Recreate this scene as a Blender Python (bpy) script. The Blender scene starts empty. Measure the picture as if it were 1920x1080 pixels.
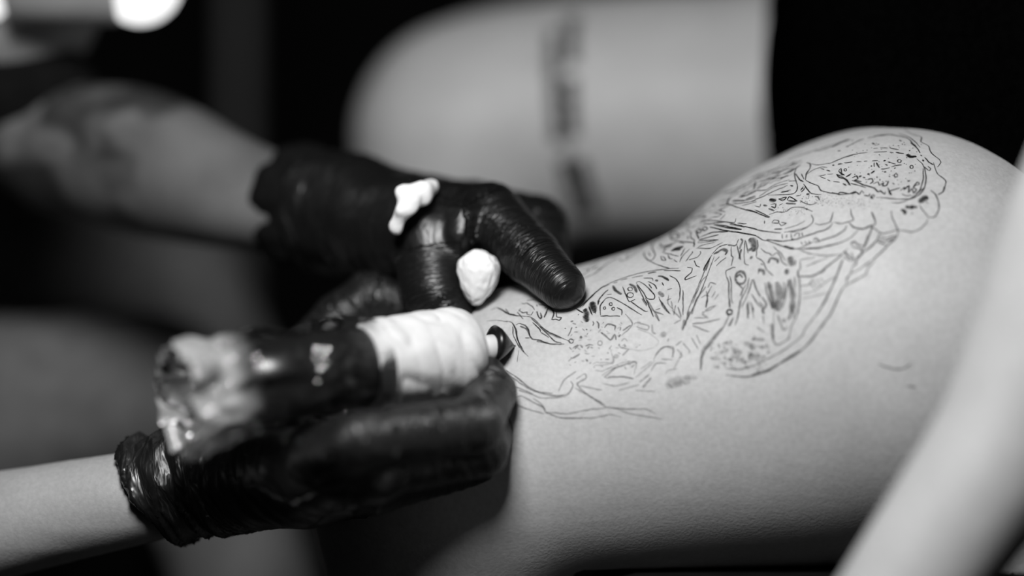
import bpy, bmesh, math, random
import numpy as np
from mathutils import Vector
from mathutils.bvhtree import BVHTree

C = bpy.context.scene.collection
SC = bpy.context.scene
rng = np.random.default_rng(7)
random.seed(7)

# ------------------------------------------------------------------ camera, world, light, exposure
D = 0.95                       # distance from the lens to the plane in focus (y = 0)
H = 0.95                       # height of the lens above the floor
K = 36.0 / 85.0 / 1920.0       # metres per pixel per metre of distance

cam_data = bpy.data.cameras.new('camera')
cam = bpy.data.objects.new('camera', cam_data)
C.objects.link(cam)
cam.location = (0, -D, H)
cam.rotation_euler = (math.radians(90), 0, 0)
cam_data.lens = 85
cam_data.sensor_width = 36
cam_data.clip_start = 0.05
cam_data.dof.use_dof = True
cam_data.dof.focus_distance = D
cam_data.dof.aperture_fstop = 1.5
SC.camera = cam

world = bpy.data.worlds.new('world')
SC.world = world
world.use_nodes = True
world.node_tree.nodes['Background'].inputs[0].default_value = (1, 1, 1, 1)
world.node_tree.nodes['Background'].inputs[1].default_value = 0.0022

def area_light(name, loc, aim, size, power):
    d = bpy.data.lights.new(name, 'AREA')
    d.shape = 'DISK'
    d.size = size
    d.energy = power
    o = bpy.data.objects.new(name, d)
    C.objects.link(o)
    o.location = loc
    o.rotation_euler = (Vector(aim) - Vector(loc)).to_track_quat('-Z', 'Y').to_euler()
    return o
KEY = (-0.07, -0.45, 1.28)
area_light('key_lamp', KEY, (0.04, 0.06, 0.90), 0.18, 4.1)

SC.view_settings.view_transform = 'Standard'
SC.view_settings.look = 'None'
SC.view_settings.gamma = 1.0
SC.view_settings.exposure = 0.0
SC.view_settings.use_curve_mapping = False

# ------------------------------------------------------------------ helpers
def at(px, py, y):
    """a point of the photograph at depth y"""
    s = K * (D + y)
    return np.array([(px - 960) * s, y, H - (py - 540) * s])
def rad(rpx, y):
    return rpx * K * (D + y)

def link(name, me, mat=None, parent=None):
    o = bpy.data.objects.new(name, me)
    C.objects.link(o)
    if mat is not None:
        me.materials.append(mat)
    if parent is not None:
        o.parent = parent
    return o
def tag(o, label=None, cat=None, group=None, kind=None):
    if label: o['label'] = label
    if cat: o['category'] = cat
    if group: o['group'] = group
    if kind: o['kind'] = kind
    return o
def empty(name, loc=(0, 0, 0)):
    o = bpy.data.objects.new(name, None)
    C.objects.link(o)
    o.location = loc
    return o
def mesh(name, V, F, smooth=True):
    me = bpy.data.meshes.new(name)
    me.from_pydata([tuple(v) for v in V], [], [tuple(f) for f in F])
    me.update()
    if smooth:
        me.polygons.foreach_set('use_smooth', [True] * len(me.polygons))
    return me
def quads(name, V, Q):
    """fast mesh from arrays of quads"""
    me = bpy.data.meshes.new(name)
    V = np.asarray(V, np.float32); Q = np.asarray(Q, np.int32)
    me.vertices.add(len(V)); me.vertices.foreach_set('co', V.ravel())
    me.loops.add(Q.size); me.loops.foreach_set('vertex_index', Q.ravel())
    me.polygons.add(len(Q))
    me.polygons.foreach_set('loop_start', np.arange(0, Q.size, 4, dtype=np.int32))
    me.polygons.foreach_set('loop_total', np.full(len(Q), 4, np.int32))
    me.polygons.foreach_set('use_smooth', np.ones(len(Q), bool))
    me.update(calc_edges=True)
    me.validate()
    return me
def get_co(me):
    v = np.empty(len(me.vertices) * 3, np.float32); me.vertices.foreach_get('co', v); return v.reshape(-1, 3)
def get_no(me):
    v = np.empty(len(me.vertices) * 3, np.float32); me.vertex_normals.foreach_get('vector', v); return v.reshape(-1, 3)
def set_co(me, v):
    me.vertices.foreach_set('co', np.asarray(v, np.float32).ravel()); me.update()
def set_attr(me, name, vals):
    a = me.attributes.new(name, 'FLOAT', 'POINT')
    a.data.foreach_set('value', np.asarray(vals, np.float32))

# value noise --------------------------------------------------------
_T = np.random.default_rng(3).random((64, 64, 64)).astype(np.float32)
def noise3(p):
    p = np.asarray(p, np.float64)
    i = np.floor(p).astype(np.int64); f = p - i
    f = f * f * (3 - 2 * f)
    x0, y0, z0 = (i[..., 0] & 63), (i[..., 1] & 63), (i[..., 2] & 63)
    x1, y1, z1 = (x0 + 1) & 63, (y0 + 1) & 63, (z0 + 1) & 63
    fx, fy, fz = f[..., 0], f[..., 1], f[..., 2]
    a = _T[x0, y0, z0] * (1 - fx) + _T[x1, y0, z0] * fx
    b = _T[x0, y1, z0] * (1 - fx) + _T[x1, y1, z0] * fx
    c = _T[x0, y0, z1] * (1 - fx) + _T[x1, y0, z1] * fx
    d = _T[x0, y1, z1] * (1 - fx) + _T[x1, y1, z1] * fx
    return (a * (1 - fy) + b * fy) * (1 - fz) + (c * (1 - fy) + d * fy) * fz

# signed distance grid and surface nets -------------------------------
class Field:
    def __init__(s, lo, hi, h):
        s.lo = np.array(lo, np.float64); s.h = h
        s.n = np.ceil((np.array(hi) - s.lo) / h).astype(int) + 1
        s.F = np.full(s.n, 0.05, np.float32)
    def _box(s, lo, hi):
        a = np.clip(np.floor((lo - s.lo) / s.h).astype(int), 0, s.n)
        b = np.clip(np.ceil((hi - s.lo) / s.h).astype(int) + 1, 0, s.n)
        return a, b
    def _pts(s, a, b):
        return np.stack(np.meshgrid(*[(s.lo[i] + s.h * np.arange(a[i], b[i])).astype(np.float32) for i in range(3)], indexing='ij'), -1)
    def _mix(s, a, b, d, k, sub=False):
        sl = tuple(slice(a[i], b[i]) for i in range(3))
        f = s.F[sl]
        if sub:
            s.F[sl] = np.maximum(f, -d); return
        if k > 0:
            hh = np.clip(.5 + .5 * (f - d) / k, 0, 1)
            s.F[sl] = f * (1 - hh) + d * hh - k * hh * (1 - hh)
        else:
            s.F[sl] = np.minimum(f, d)
    def cone(s, A, B, ra, rb, k=0.004, flat=None):
        A = np.array(A, float); B = np.array(B, float)
        m = max(ra, rb) * (1 if flat is None else max(1, max(flat))) + max(k, s.h * 3) * 1.6
        a, b = s._box(np.minimum(A, B) - m, np.maximum(A, B) + m)
        if (b <= a).any(): return
        P = s._pts(a, b) - A.astype(np.float32)
        ba = (B - A).astype(np.float32); L2 = float(ba @ ba) + 1e-12
        t = np.clip((P @ ba) / L2, 0, 1)
        Q = P - t[..., None] * ba
        if flat is not None: Q = Q / np.array(flat, np.float32)
        d = np.sqrt((Q * Q).sum(-1)) - (ra + (rb - ra) * t)
        s._mix(a, b, d, k)
    def chain(s, pts, k=0.004, flat=None):
        for (A, ra), (B, rb) in zip(pts[:-1], pts[1:]):
            s.cone(A, B, ra, rb, k, flat)
    def limb(s, pts, k=0.01, sub=6):
        """a smooth tapering limb: the joints are splined, the whole is blended once"""
        A = np.array([np.append(p, r) for p, r in pts], float)
        if len(A) > 2:
            Q = np.vstack([2 * A[0] - A[1], A, 2 * A[-1] - A[-2]]); out = []
            for i in range(1, len(Q) - 2):
                p0, p1, p2, p3 = Q[i - 1:i + 3]
                for j in range(sub):
                    t = j / sub
                    out.append(.5 * (2 * p1 + (p2 - p0) * t + (2 * p0 - 5 * p1 + 4 * p2 - p3) * t * t + (3 * p1 - p0 - 3 * p2 + p3) * t ** 3))
            out.append(Q[-2]); A = np.array(out)
        m = A[:, 3].max() + max(k, s.h * 3) * 1.6
        a, b = s._box(A[:, :3].min(0) - m, A[:, :3].max(0) + m)
        if (b <= a).any(): return
        D_ = np.full(tuple(b - a), .05, np.float32)
        for p, q in zip(A[:-1], A[1:]):
            mm = max(p[3], q[3]) + max(k, s.h * 3) * 1.6
            c, d = s._box(np.minimum(p[:3], q[:3]) - mm, np.maximum(p[:3], q[:3]) + mm)
            c = np.maximum(c, a); d = np.minimum(d, b)
            if (d <= c).any(): continue
            P = s._pts(c, d) - p[:3].astype(np.float32)
            ba = (q[:3] - p[:3]).astype(np.float32); L2 = float(ba @ ba) + 1e-12
            t = np.clip((P @ ba) / L2, 0, 1)
            V = P - t[..., None] * ba
            v = np.sqrt((V * V).sum(-1)) - (p[3] + (q[3] - p[3]) * t)
            sl = tuple(slice(c[i] - a[i], d[i] - a[i]) for i in range(3))
            D_[sl] = np.minimum(D_[sl], v)
        s._mix(a, b, D_, k)
    def ell(s, c, r, k=0.004):
        c = np.array(c, float); r = np.array(r, float)
        a, b = s._box(c - r - k * 1.6 - s.h * 3, c + r + k * 1.6 + s.h * 3)
        if (b <= a).any(): return
        Q = (s._pts(a, b) - c.astype(np.float32)) / r.astype(np.float32)
        q = np.sqrt((Q * Q).sum(-1))
        s._mix(a, b, ((q - 1) * r.min()).astype(np.float32), k)
    def cut(s, p, n):
        """remove everything on the side n points to"""
        a = np.zeros(3, int); b = s.n
        n = np.array(n, float); n /= np.linalg.norm(n)
        d = ((s._pts(a, b) - np.array(p, np.float32)) @ n.astype(np.float32))
        s.F = np.maximum(s.F, d)
    def cut_box(s, x0, z0):
        """flatten what lies on a seat: remove all below z0 and right of x0"""
        P = s._pts(np.zeros(3, int), s.n)
        s.F = np.maximum(s.F, np.minimum(z0 - P[..., 2], P[..., 0] - x0))
    def mesh(s, name):
        F = s.F; n = s.n; I = F < 0
        cnt = sum(I[i:n[0]-1+i, j:n[1]-1+j, k:n[2]-1+k].astype(np.int8) for i in (0, 1) for j in (0, 1) for k in (0, 1))
        act = (cnt > 0) & (cnt < 8)
        idx = np.argwhere(act)
        vid = np.full(act.shape, -1, np.int32); vid[act] = np.arange(len(idx))
        cs = [(i, j, k) for i in (0, 1) for j in (0, 1) for k in (0, 1)]
        val = np.stack([F[idx[:, 0]+c[0], idx[:, 1]+c[1], idx[:, 2]+c[2]] for c in cs], 1)
        acc = np.zeros((len(idx), 3)); num = np.zeros(len(idx))
        for a in range(8):
            for b in range(a + 1, 8):
                ca, cb = np.array(cs[a]), np.array(cs[b])
                if abs(ca - cb).sum() != 1: continue
                va, vb = val[:, a], val[:, b]
                x = (va < 0) != (vb < 0)
                t = np.where(x, va / np.where(x, va - vb, 1), 0)
                acc += np.where(x[:, None], ca + t[:, None] * (cb - ca), 0); num += x
        V = s.lo + s.h * (idx + acc / num[:, None])
        Qs = []
        for ax in range(3):
            o = [1, 1, 1]; o[ax] = 0
            u, v = [(1, 2), (2, 0), (0, 1)][ax]
            sl0 = [slice(1, n[i] - 1) for i in range(3)]; sl1 = list(sl0)
            sl0[ax] = slice(0, n[ax] - 1); sl1[ax] = slice(1, n[ax])
            A, B = I[tuple(sl0)], I[tuple(sl1)]
            for flip, M in ((False, A & ~B), (True, ~A & B)):
                e = np.argwhere(M)
                off = np.array([1, 1, 1]); off[ax] = 0
                e = e + off
                eu = np.zeros(3, int); eu[u] = 1
                ev = np.zeros(3, int); ev[v] = 1
                q = [vid[tuple((e - eu - ev).T)], vid[tuple((e - ev).T)], vid[tuple(e.T)], vid[tuple((e - eu).T)]]
                if flip: q = q[::-1]
                Qs.append(np.stack(q, 1))
        Q = np.concatenate(Qs)
        Q = Q[(Q >= 0).all(1)]
        return quads(name, V, Q)

def bone_noise(P, bones):
    """wrinkles running around the bones: bones = (A, B, radius, wavelength, amplitude at A, amplitude at B, slant)"""
    num = np.zeros(len(P)); den = np.full(len(P), 1e-9)
    wob = noise3(P * 110.0) - .5
    for i, (A, B, r, lam, aa, ab, sl) in enumerate(bones):
        A = np.array(A); ba = np.array(B) - A; L = np.linalg.norm(ba); n = ba / L
        s = (P - A) @ n; t = np.clip(s / L, 0, 1)
        Q = P - A - np.outer(np.clip(s, 0, L), n)
        d = np.sqrt((Q * Q).sum(1))
        w = np.exp(-np.maximum(d - r, 0) / .0025) * np.exp(-np.maximum(r * .6 - d, 0) / .002)
        side = (Q @ np.array([.35, .2, .9])) / r
        u = s / lam + sl * side + 1.1 * wob + i * .37
        n1 = noise3(np.stack([u * 2.0, side * 1.1 + i, np.full_like(u, i * 3.3)], 1))
        ridge = 1 - np.abs(2 * n1 - 1)
        num += w * (aa + (ab - aa) * t) * (ridge ** 1.5 - .45); den += w
    return num / den
def crease_coords(me, P, bones):
    best = np.full(len(P), 1e9); vec = np.zeros((len(P), 3)); amt = np.zeros(len(P))
    for i, (A, B, r, lam, aa, ab, sl) in enumerate(bones):
        A = np.array(A); ba = np.array(B) - A; L = np.linalg.norm(ba); n = ba / L
        s = (P - A) @ n; t = np.clip(s / L, 0, 1)
        Q = P - A - np.outer(np.clip(s, 0, L), n)
        d = np.abs(np.sqrt((Q * Q).sum(1)) - r)
        m = d < best
        best[m] = d[m]
        vec[m] = np.stack([s / (.0015 + max(0, lam - .0042) * 1.2) + .5 * sl * (Q @ np.array([.35, .2, .9])) / r, (Q @ np.array([.35, .2, .9])) / .011, Q @ np.array([.8, -.6, .1]) / .011], 1)[m] + i * 7.7
        amt[m] = (aa + (ab - aa) * t)[m] / .0011
    at_ = me.attributes.new('crease', 'FLOAT_VECTOR', 'POINT'); at_.data.foreach_set('vector', vec.astype(np.float32).ravel())
    set_attr(me, 'crease_amount', np.clip(amt, 0, 1.3))

def lathe(name, A, B, prof, seg=48, mat=None, parent=None, fn=None, cap=True):
    """a surface of revolution about A-B; prof = (t along the axis in metres, radius); fn(angle, t, r) -> r"""
    A = np.array(A, float); n = np.array(B, float) - A; n /= np.linalg.norm(n)
    u = np.cross(n, [0, 0, 1.0] if abs(n[2]) < .99 else [0, 1.0, 0]); u /= np.linalg.norm(u); v = np.cross(u, n)
    V, Fc = [], []
    for (t, r) in prof:
        for j in range(seg):
            a = 2 * math.pi * j / seg
            rr = fn(a, t, r) if fn else r
            V.append(A + n * t + (u * math.cos(a) + v * math.sin(a)) * rr)
    m = len(prof)
    for i in range(m - 1):
        for j in range(seg):
            k = (j + 1) % seg
            Fc.append((i * seg + j, (i + 1) * seg + j, (i + 1) * seg + k, i * seg + k))
    if cap:
        V.append(A + n * prof[0][0]); V.append(A + n * prof[-1][0])
        a0, a1 = len(V) - 2, len(V) - 1
        for j in range(seg):
            k = (j + 1) % seg
            Fc.append((a0, j, k)); Fc.append((a1, (m - 1) * seg + k, (m - 1) * seg + j))
    me = mesh(name, V, Fc)
    return link(name, me, mat, parent) if mat is not None else me
def tube(name, pts, r, mat, parent=None, seg=12):
    P = [np.array(p, float) for p in pts]
    rs = r if isinstance(r, (list, tuple)) else [r] * len(P)
    V, Fc = [], []
    up = np.array([0.13, 0.31, .94])
    for i, p in enumerate(P):
        n = P[min(i + 1, len(P) - 1)] - P[max(i - 1, 0)]; n /= np.linalg.norm(n)
        u = np.cross(n, up); u /= np.linalg.norm(u); v = np.cross(u, n)
        for j in range(seg):
            a = 2 * math.pi * j / seg
            V.append(p + (u * math.cos(a) + v * math.sin(a)) * rs[i])
    for i in range(len(P) - 1):
        for j in range(seg):
            k = (j + 1) % seg
            Fc.append((i * seg + j, (i + 1) * seg + j, (i + 1) * seg + k, i * seg + k))
    Fc.append(tuple(range(seg))); Fc.append(tuple((len(P) - 1) * seg + j for j in reversed(range(seg))))
    return link(name, mesh(name, V, Fc), mat, parent)
def box(name, lo, hi, mat, parent=None, bevel=0.004, seg=3):
    bm = bmesh.new()
    bmesh.ops.create_cube(bm, size=1)
    for v in bm.verts:
        v.co = Vector([(lo[i] + hi[i]) / 2 + v.co[i] * (hi[i] - lo[i]) for i in range(3)])
    if bevel:
        bmesh.ops.bevel(bm, geom=bm.edges[:], offset=bevel, segments=seg, affect='EDGES', profile=.5)
    me = bpy.data.meshes.new(name); bm.to_mesh(me); bm.free()
    me.polygons.foreach_set('use_smooth', [bool(bevel)] * len(me.polygons))
    return link(name, me, mat, parent)

# ------------------------------------------------------------------ materials (all neutral greys: the picture is black and white)
def new_mat(name):
    m = bpy.data.materials.new(name); m.use_nodes = True
    nt = m.node_tree
    return m, nt, nt.nodes['Principled BSDF']
def plain(name, g, rough=.5, spec=.5, noise=None, bump=None, metal=0.0, coat=0.0):
    """noise = (scale, amount); bump = (scale, strength, distance)"""
    m, nt, b = new_mat(name)
    b.inputs['Base Color'].default_value = (g, g, g, 1)
    b.inputs['Roughness'].default_value = rough
    b.inputs['Specular IOR Level'].default_value = spec
    b.inputs['Metallic'].default_value = metal
    b.inputs['Coat Weight'].default_value = coat
    tc = nt.nodes.new('ShaderNodeTexCoord')
    if noise:
        n = nt.nodes.new('ShaderNodeTexNoise'); n.inputs['Scale'].default_value = noise[0]; n.inputs['Detail'].default_value = 4
        nt.links.new(tc.outputs['Object'], n.inputs['Vector'])
        r = nt.nodes.new('ShaderNodeMapRange')
        r.inputs['From Min'].default_value = .3; r.inputs['From Max'].default_value = .7
        r.inputs['To Min'].default_value = g * (1 - noise[1]); r.inputs['To Max'].default_value = g * (1 + noise[1])
        nt.links.new(n.outputs['Fac'], r.inputs['Value'])
        nt.links.new(r.outputs['Result'], b.inputs['Base Color'])
    if bump:
        n = nt.nodes.new('ShaderNodeTexNoise'); n.inputs['Scale'].default_value = bump[0]; n.inputs['Detail'].default_value = 3
        nt.links.new(tc.outputs['Object'], n.inputs['Vector'])
        bp = nt.nodes.new('ShaderNodeBump'); bp.inputs['Strength'].default_value = bump[1]; bp.inputs['Distance'].default_value = bump[2]
        nt.links.new(n.outputs['Fac'], bp.inputs['Height'])
        nt.links.new(bp.outputs['Normal'], b.inputs['Normal'])
    return m
def skin_mat(name, g, ink=True):
    m = plain(name, g, .52, .35, None, (900, .25, .0005))
    nt = m.node_tree; b = nt.nodes['Principled BSDF']
    tc = nt.nodes['Texture Coordinate']
    def noise(scale, det, lo, hi):
        n = nt.nodes.new('ShaderNodeTexNoise'); n.inputs['Scale'].default_value = scale; n.inputs['Detail'].default_value = det
        nt.links.new(tc.outputs['Object'], n.inputs['Vector'])
        r = nt.nodes.new('ShaderNodeMapRange'); r.inputs['From Min'].default_value = .3; r.inputs['From Max'].default_value = .7
        r.inputs['To Min'].default_value = lo; r.inputs['To Max'].default_value = hi
        nt.links.new(n.outputs['Fac'], r.inputs['Value']); return r.outputs['Result']
    def mul(a, c):
        x = nt.nodes.new('ShaderNodeMath'); x.operation = 'MULTIPLY'
        nt.links.new(a, x.inputs[0])
        if isinstance(c, float): x.inputs[1].default_value = c
        else: nt.links.new(c, x.inputs[1])
        return x.outputs[0]
    col = mul(mul(noise(45, 3, .95, 1.05), noise(520, 2, .93, 1.07)), g)
    if ink:
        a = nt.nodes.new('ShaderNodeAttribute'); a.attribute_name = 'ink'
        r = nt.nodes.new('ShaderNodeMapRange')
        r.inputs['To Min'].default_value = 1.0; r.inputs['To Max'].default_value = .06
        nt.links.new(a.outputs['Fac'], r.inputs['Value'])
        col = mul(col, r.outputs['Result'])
    nt.links.new(col, b.inputs['Base Color'])
    b.inputs['Subsurface Weight'].default_value = 0.12
    b.inputs['Subsurface Radius'].default_value = (.004, .004, .004)
    b.inputs['Subsurface Scale'].default_value = 1.0
    return m
def glove_mat(base=.008, rough=.36, spec=.5):
    m, nt, b = new_mat('black_nitrile')
    b.inputs['Base Color'].default_value = (base, base, base, 1)
    b.inputs['Roughness'].default_value = rough
    b.inputs['Specular IOR Level'].default_value = spec
    at_ = nt.nodes.new('ShaderNodeAttribute'); at_.attribute_name = 'crease'
    n = nt.nodes.new('ShaderNodeTexNoise'); n.inputs['Scale'].default_value = 1.0; n.inputs['Detail'].default_value = 2
    n.inputs['Distortion'].default_value = .6
    nt.links.new(at_.outputs['Vector'], n.inputs['Vector'])
    r = nt.nodes.new('ShaderNodeMath'); r.operation = 'SUBTRACT'; r.inputs[1].default_value = .5
    nt.links.new(n.outputs['Fac'], r.inputs[0])
    ab = nt.nodes.new('ShaderNodeMath'); ab.operation = 'ABSOLUTE'; nt.links.new(r.outputs[0], ab.inputs[0])
    pw = nt.nodes.new('ShaderNodeMapRange'); pw.inputs['From Max'].default_value = .16
    pw.inputs['To Min'].default_value = 1.0; pw.inputs['To Max'].default_value = 0.0
    nt.links.new(ab.outputs[0], pw.inputs['Value'])
    am = nt.nodes.new('ShaderNodeAttribute'); am.attribute_name = 'crease_amount'
    ml = nt.nodes.new('ShaderNodeMath'); ml.operation = 'MULTIPLY'
    nt.links.new(pw.outputs['Result'], ml.inputs[0]); nt.links.new(am.outputs['Fac'], ml.inputs[1])
    bp = nt.nodes.new('ShaderNodeBump'); bp.inputs['Strength'].default_value = 1.0; bp.inputs['Distance'].default_value = .0005
    nt.links.new(ml.outputs[0], bp.inputs['Height'])
    nt.links.new(bp.outputs['Normal'], b.inputs['Normal'])
    return m
M_GLOVE = glove_mat()
M_GLOVE_2 = glove_mat(.010, .38, 1.0)
M_SKIN = skin_mat('client_skin', .50, False)
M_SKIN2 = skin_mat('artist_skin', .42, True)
M_SHIRT = plain('black_jersey', .0009, .95, .0, (300, .3), (260, .4, .0008))
M_TROUSER = plain('grey_trousers', .15, .9, .2, (90, .2), (400, .4, .0008))
M_DARKCLOTH = plain('dark_cloth', .006, .95, .1, (120, .3), (300, .4, .0008))
M_TISSUE = plain('white_tissue', .88, .9, .1, (60, .04), (320, .35, .0008))
M_WRAP = plain('white_bandage', .70, .75, .2, (140, .05), (700, .35, .0006))
M_BLACKPLASTIC = plain('black_plastic', .008, .28, .5, (60, .2))
M_LEATHER = plain('black_leatherette', .006, .7, .08, (80, .3), (240, .3, .0006))
M_STEEL = plain('dark_steel', .10, .4, .5, (50, .15), None, 1.0)
M_STEEL2 = plain('dull_paint', .12, .7, .3, (30, .1))
M_NEEDLE = plain('needle_steel', .5, .2, .5, (50, .1), None, 1.0)
M_WALL = plain('dark_wall', .030, .9, .2, (6, .25), (60, .3, .002))
M_FLOOR = plain('dark_floor', .03, .6, .3, (9, .3), (90, .2, .001))
M_WHITEPLASTIC = plain('white_plastic', .75, .35, .4, (80, .03))
M_GREYPAINT = plain('grey_paint', .30, .6, .3, (30, .1))
M_HAIR = plain('dark_hair', .02, .6, .3, (300, .3), (200, .6, .002))

def ink_mat():
    m, nt, b = new_mat('tattoo_ink')
    b.inputs['Base Color'].default_value = (.006, .006, .006, 1)
    b.inputs['Roughness'].default_value = .55
    b.inputs['Specular IOR Level'].default_value = .3
    a = nt.nodes.new('ShaderNodeAttribute'); a.attribute_name = 'ink_amount'
    n = nt.nodes.new('ShaderNodeTexNoise'); n.inputs['Scale'].default_value = 900
    tc = nt.nodes.new('ShaderNodeTexCoord'); nt.links.new(tc.outputs['Object'], n.inputs['Vector'])
    r = nt.nodes.new('ShaderNodeMapRange'); r.inputs['From Min'].default_value = .3; r.inputs['From Max'].default_value = .7
    r.inputs['To Min'].default_value = .7; r.inputs['To Max'].default_value = 1.1
    nt.links.new(n.outputs['Fac'], r.inputs['Value'])
    x = nt.nodes.new('ShaderNodeMath'); x.operation = 'MULTIPLY'; x.use_clamp = True
    nt.links.new(a.outputs['Fac'], x.inputs[0]); nt.links.new(r.outputs['Result'], x.inputs[1])
    nt.links.new(x.outputs[0], b.inputs['Alpha'])
    return m
M_INK = ink_mat()

def film_mat():
    m = bpy.data.materials.new('clear_film'); m.use_nodes = True
    nt = m.node_tree; nt.nodes.clear()
    out = nt.nodes.new('ShaderNodeOutputMaterial')
    tr = nt.nodes.new('ShaderNodeBsdfTransparent'); tr.inputs[0].default_value = (.93, .93, .93, 1)
    gl = nt.nodes.new('ShaderNodeBsdfGlossy'); gl.inputs['Roughness'].default_value = .10; gl.inputs[0].default_value = (.9, .9, .9, 1)
    df = nt.nodes.new('ShaderNodeBsdfTranslucent'); df.inputs[0].default_value = (.7, .7, .7, 1)
    d2 = nt.nodes.new('ShaderNodeBsdfDiffuse'); d2.inputs[0].default_value = (.75, .75, .75, 1)
    md = nt.nodes.new('ShaderNodeMixShader'); md.inputs[0].default_value = .6
    nt.links.new(df.outputs[0], md.inputs[1]); nt.links.new(d2.outputs[0], md.inputs[2])
    a = nt.nodes.new('ShaderNodeAttribute'); a.attribute_name = 'milk'
    m1 = nt.nodes.new('ShaderNodeMixShader'); nt.links.new(a.outputs['Fac'], m1.inputs[0])
    nt.links.new(tr.outputs[0], m1.inputs[1]); nt.links.new(md.outputs[0], m1.inputs[2])
    fr = nt.nodes.new('ShaderNodeFresnel'); fr.inputs[0].default_value = 1.5
    m2 = nt.nodes.new('ShaderNodeMixShader'); nt.links.new(fr.outputs[0], m2.inputs[0])
    nt.links.new(m1.outputs[0], m2.inputs[1]); nt.links.new(gl.outputs[0], m2.inputs[2])
    tc = nt.nodes.new('ShaderNodeTexCoord')
    n = nt.nodes.new('ShaderNodeTexNoise'); n.inputs['Scale'].default_value = 120; n.inputs['Detail'].default_value = 3
    nt.links.new(tc.outputs['Object'], n.inputs['Vector'])
    bp = nt.nodes.new('ShaderNodeBump'); bp.inputs['Strength'].default_value = .35; bp.inputs['Distance'].default_value = .002
    nt.links.new(n.outputs['Fac'], bp.inputs['Height'])
    for x in (gl, d2, fr): nt.links.new(bp.outputs['Normal'], x.inputs['Normal'])
    nt.links.new(m2.outputs[0], out.inputs[0])
    return m
M_FILM = film_mat()
def glow_mat(name, s):
    m = bpy.data.materials.new(name); m.use_nodes = True
    nt = m.node_tree; nt.nodes.clear()
    e = nt.nodes.new('ShaderNodeEmission'); e.inputs[0].default_value = (1, 1, 1, 1); e.inputs[1].default_value = s
    o = nt.nodes.new('ShaderNodeOutputMaterial'); nt.links.new(e.outputs[0], o.inputs[0])
    return m
M_GLOW = glow_mat('lit_bulb', 1.1)

# ------------------------------------------------------------------ the room
def struct(o): o['kind'] = 'structure'; return o
struct(box('floor', (-2.6, -2.2, -.05), (2.6, 2.7, 0), M_FLOOR, bevel=0))
struct(box('wall_back', (-2.6, 2.6, 0), (2.6, 2.7, 2.7), M_WALL, bevel=0))
struct(box('wall_left', (-2.7, -2.2, 0), (-2.6, 2.7, 2.7), M_WALL, bevel=0))
struct(box('wall_right', (2.6, -2.2, 0), (2.7, 2.7, 2.7), M_WALL, bevel=0))
struct(box('ceiling', (-2.7, -2.2, 2.7), (2.7, 2.7, 2.75), M_WALL, bevel=0))
struct(box('baseboard_back', (-2.6, 2.585, 0), (2.6, 2.6, .12), M_WALL, bevel=.004))

# ------------------------------------------------------------------ the client
def R(px, py, y, r): return (at(px, py, y), rad(r, y))
client = tag(empty('person', (0.2, .15, .84)),
    'seated person in black top, bare tattooed thighs, bare forearm out of focus in front', 'person')
def place(o, root):
    """parent and keep where it stands"""
    o.parent = root
    o.location = -Vector(root.location)
    return o
COUCH_Z = at(1300, 1062, 0)[2] - .004

f = Field((-.20, -.24, .0), (.62, .48, 1.86), .0036)
near_leg = [R(2080, 1080, .10, 400), R(1900, 905, .07, 395), R(1730, 660, .052, 402), R(1620, 656, .050, 396), R(1480, 713, .048, 352), R(1340, 752, .047, 320), R(1200, 782, .047, 304),
            R(1050, 812, .046, 292), R(930, 850, .046, 270), R(850, 880, .046, 258)]
f.limb(near_leg, .012)
shin = [R(850, 900, .046, 245), R(835, 1150, .06, 218), R(850, 1500, .09, 220), R(850, 2100, .12, 150), R(850, 2900, .13, 125), R(850, 3900, .12, 95)]
foot = at(850, 3980, .12)
f.limb([(foot, .034), (foot + (-.06, 0, -.03), .036), (foot + (-.15, 0, -.045), .026)], .02)
f.limb(shin, .02)
far_leg = [R(2000, 380, .27, 300), R(1600, 235, .285, 258), R(1350, 222, .29, 240), R(1100, 226, .295, 230), R(960, 236, .30, 222), R(885, 252, .30, 214)]
f.limb(far_leg, .012)
f.limb([R(880, 280, .30, 190), R(860, 600, .30, 165), R(850, 1000, .30, 170), R(850, 1900, .30, 140), R(850, 3000, .30, 75)], .02)
foot = at(850, 3080, .30)
f.limb([(foot, .034), (foot + (-.06, 0, -.03), .036), (foot + (-.15, 0, -.045), .026)], .02)
hipc = at(2150, 860, .17); hipc[2] = COUCH_Z + .09
f.ell(hipc, (.13, .19, .10), .015)
f.chain([(hipc + (.03, 0, .03), .12), (hipc + (.05, 0, .34), .125), (hipc + (.07, 0, .50), .14)], .015, None)
sho_n, sho_f = hipc + (.09, -.17, .50), hipc + (.09, .17, .50)
f.cone(sho_n, sho_f, .062, .062, .05)
f.cone(hipc + (.08, 0, .5), hipc + (.07, 0, .63), .055, .05, .03)
f.ell(hipc + (.055, 0, .73), (.095, .075, .12), .02)           # head
f.ell(hipc + (-.045, 0, .715), (.018, .013, .02), .012)        # nose
for s in (-1, 1): f.ell(hipc + (.06, s * .078, .72), (.018, .01, .03), .006)
arm = [(sho_n, .052), R(2230, -260, -.10, 205), R(2150, 200, -.11, 186), R(2046, 460, -.115, 172), R(1932, 752, -.115, 151), R(1867, 870, -.115, 141), R(1788, 985, -.115, 133), R(1650, 1190, -.115, 122), R(1590, 1270, -.115, 112)]
f.limb(arm, .015)
hw = at(1590, 1270, -.115)
kz = hw[2] - .035
COUCH_HAND = COUCH_Z
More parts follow.
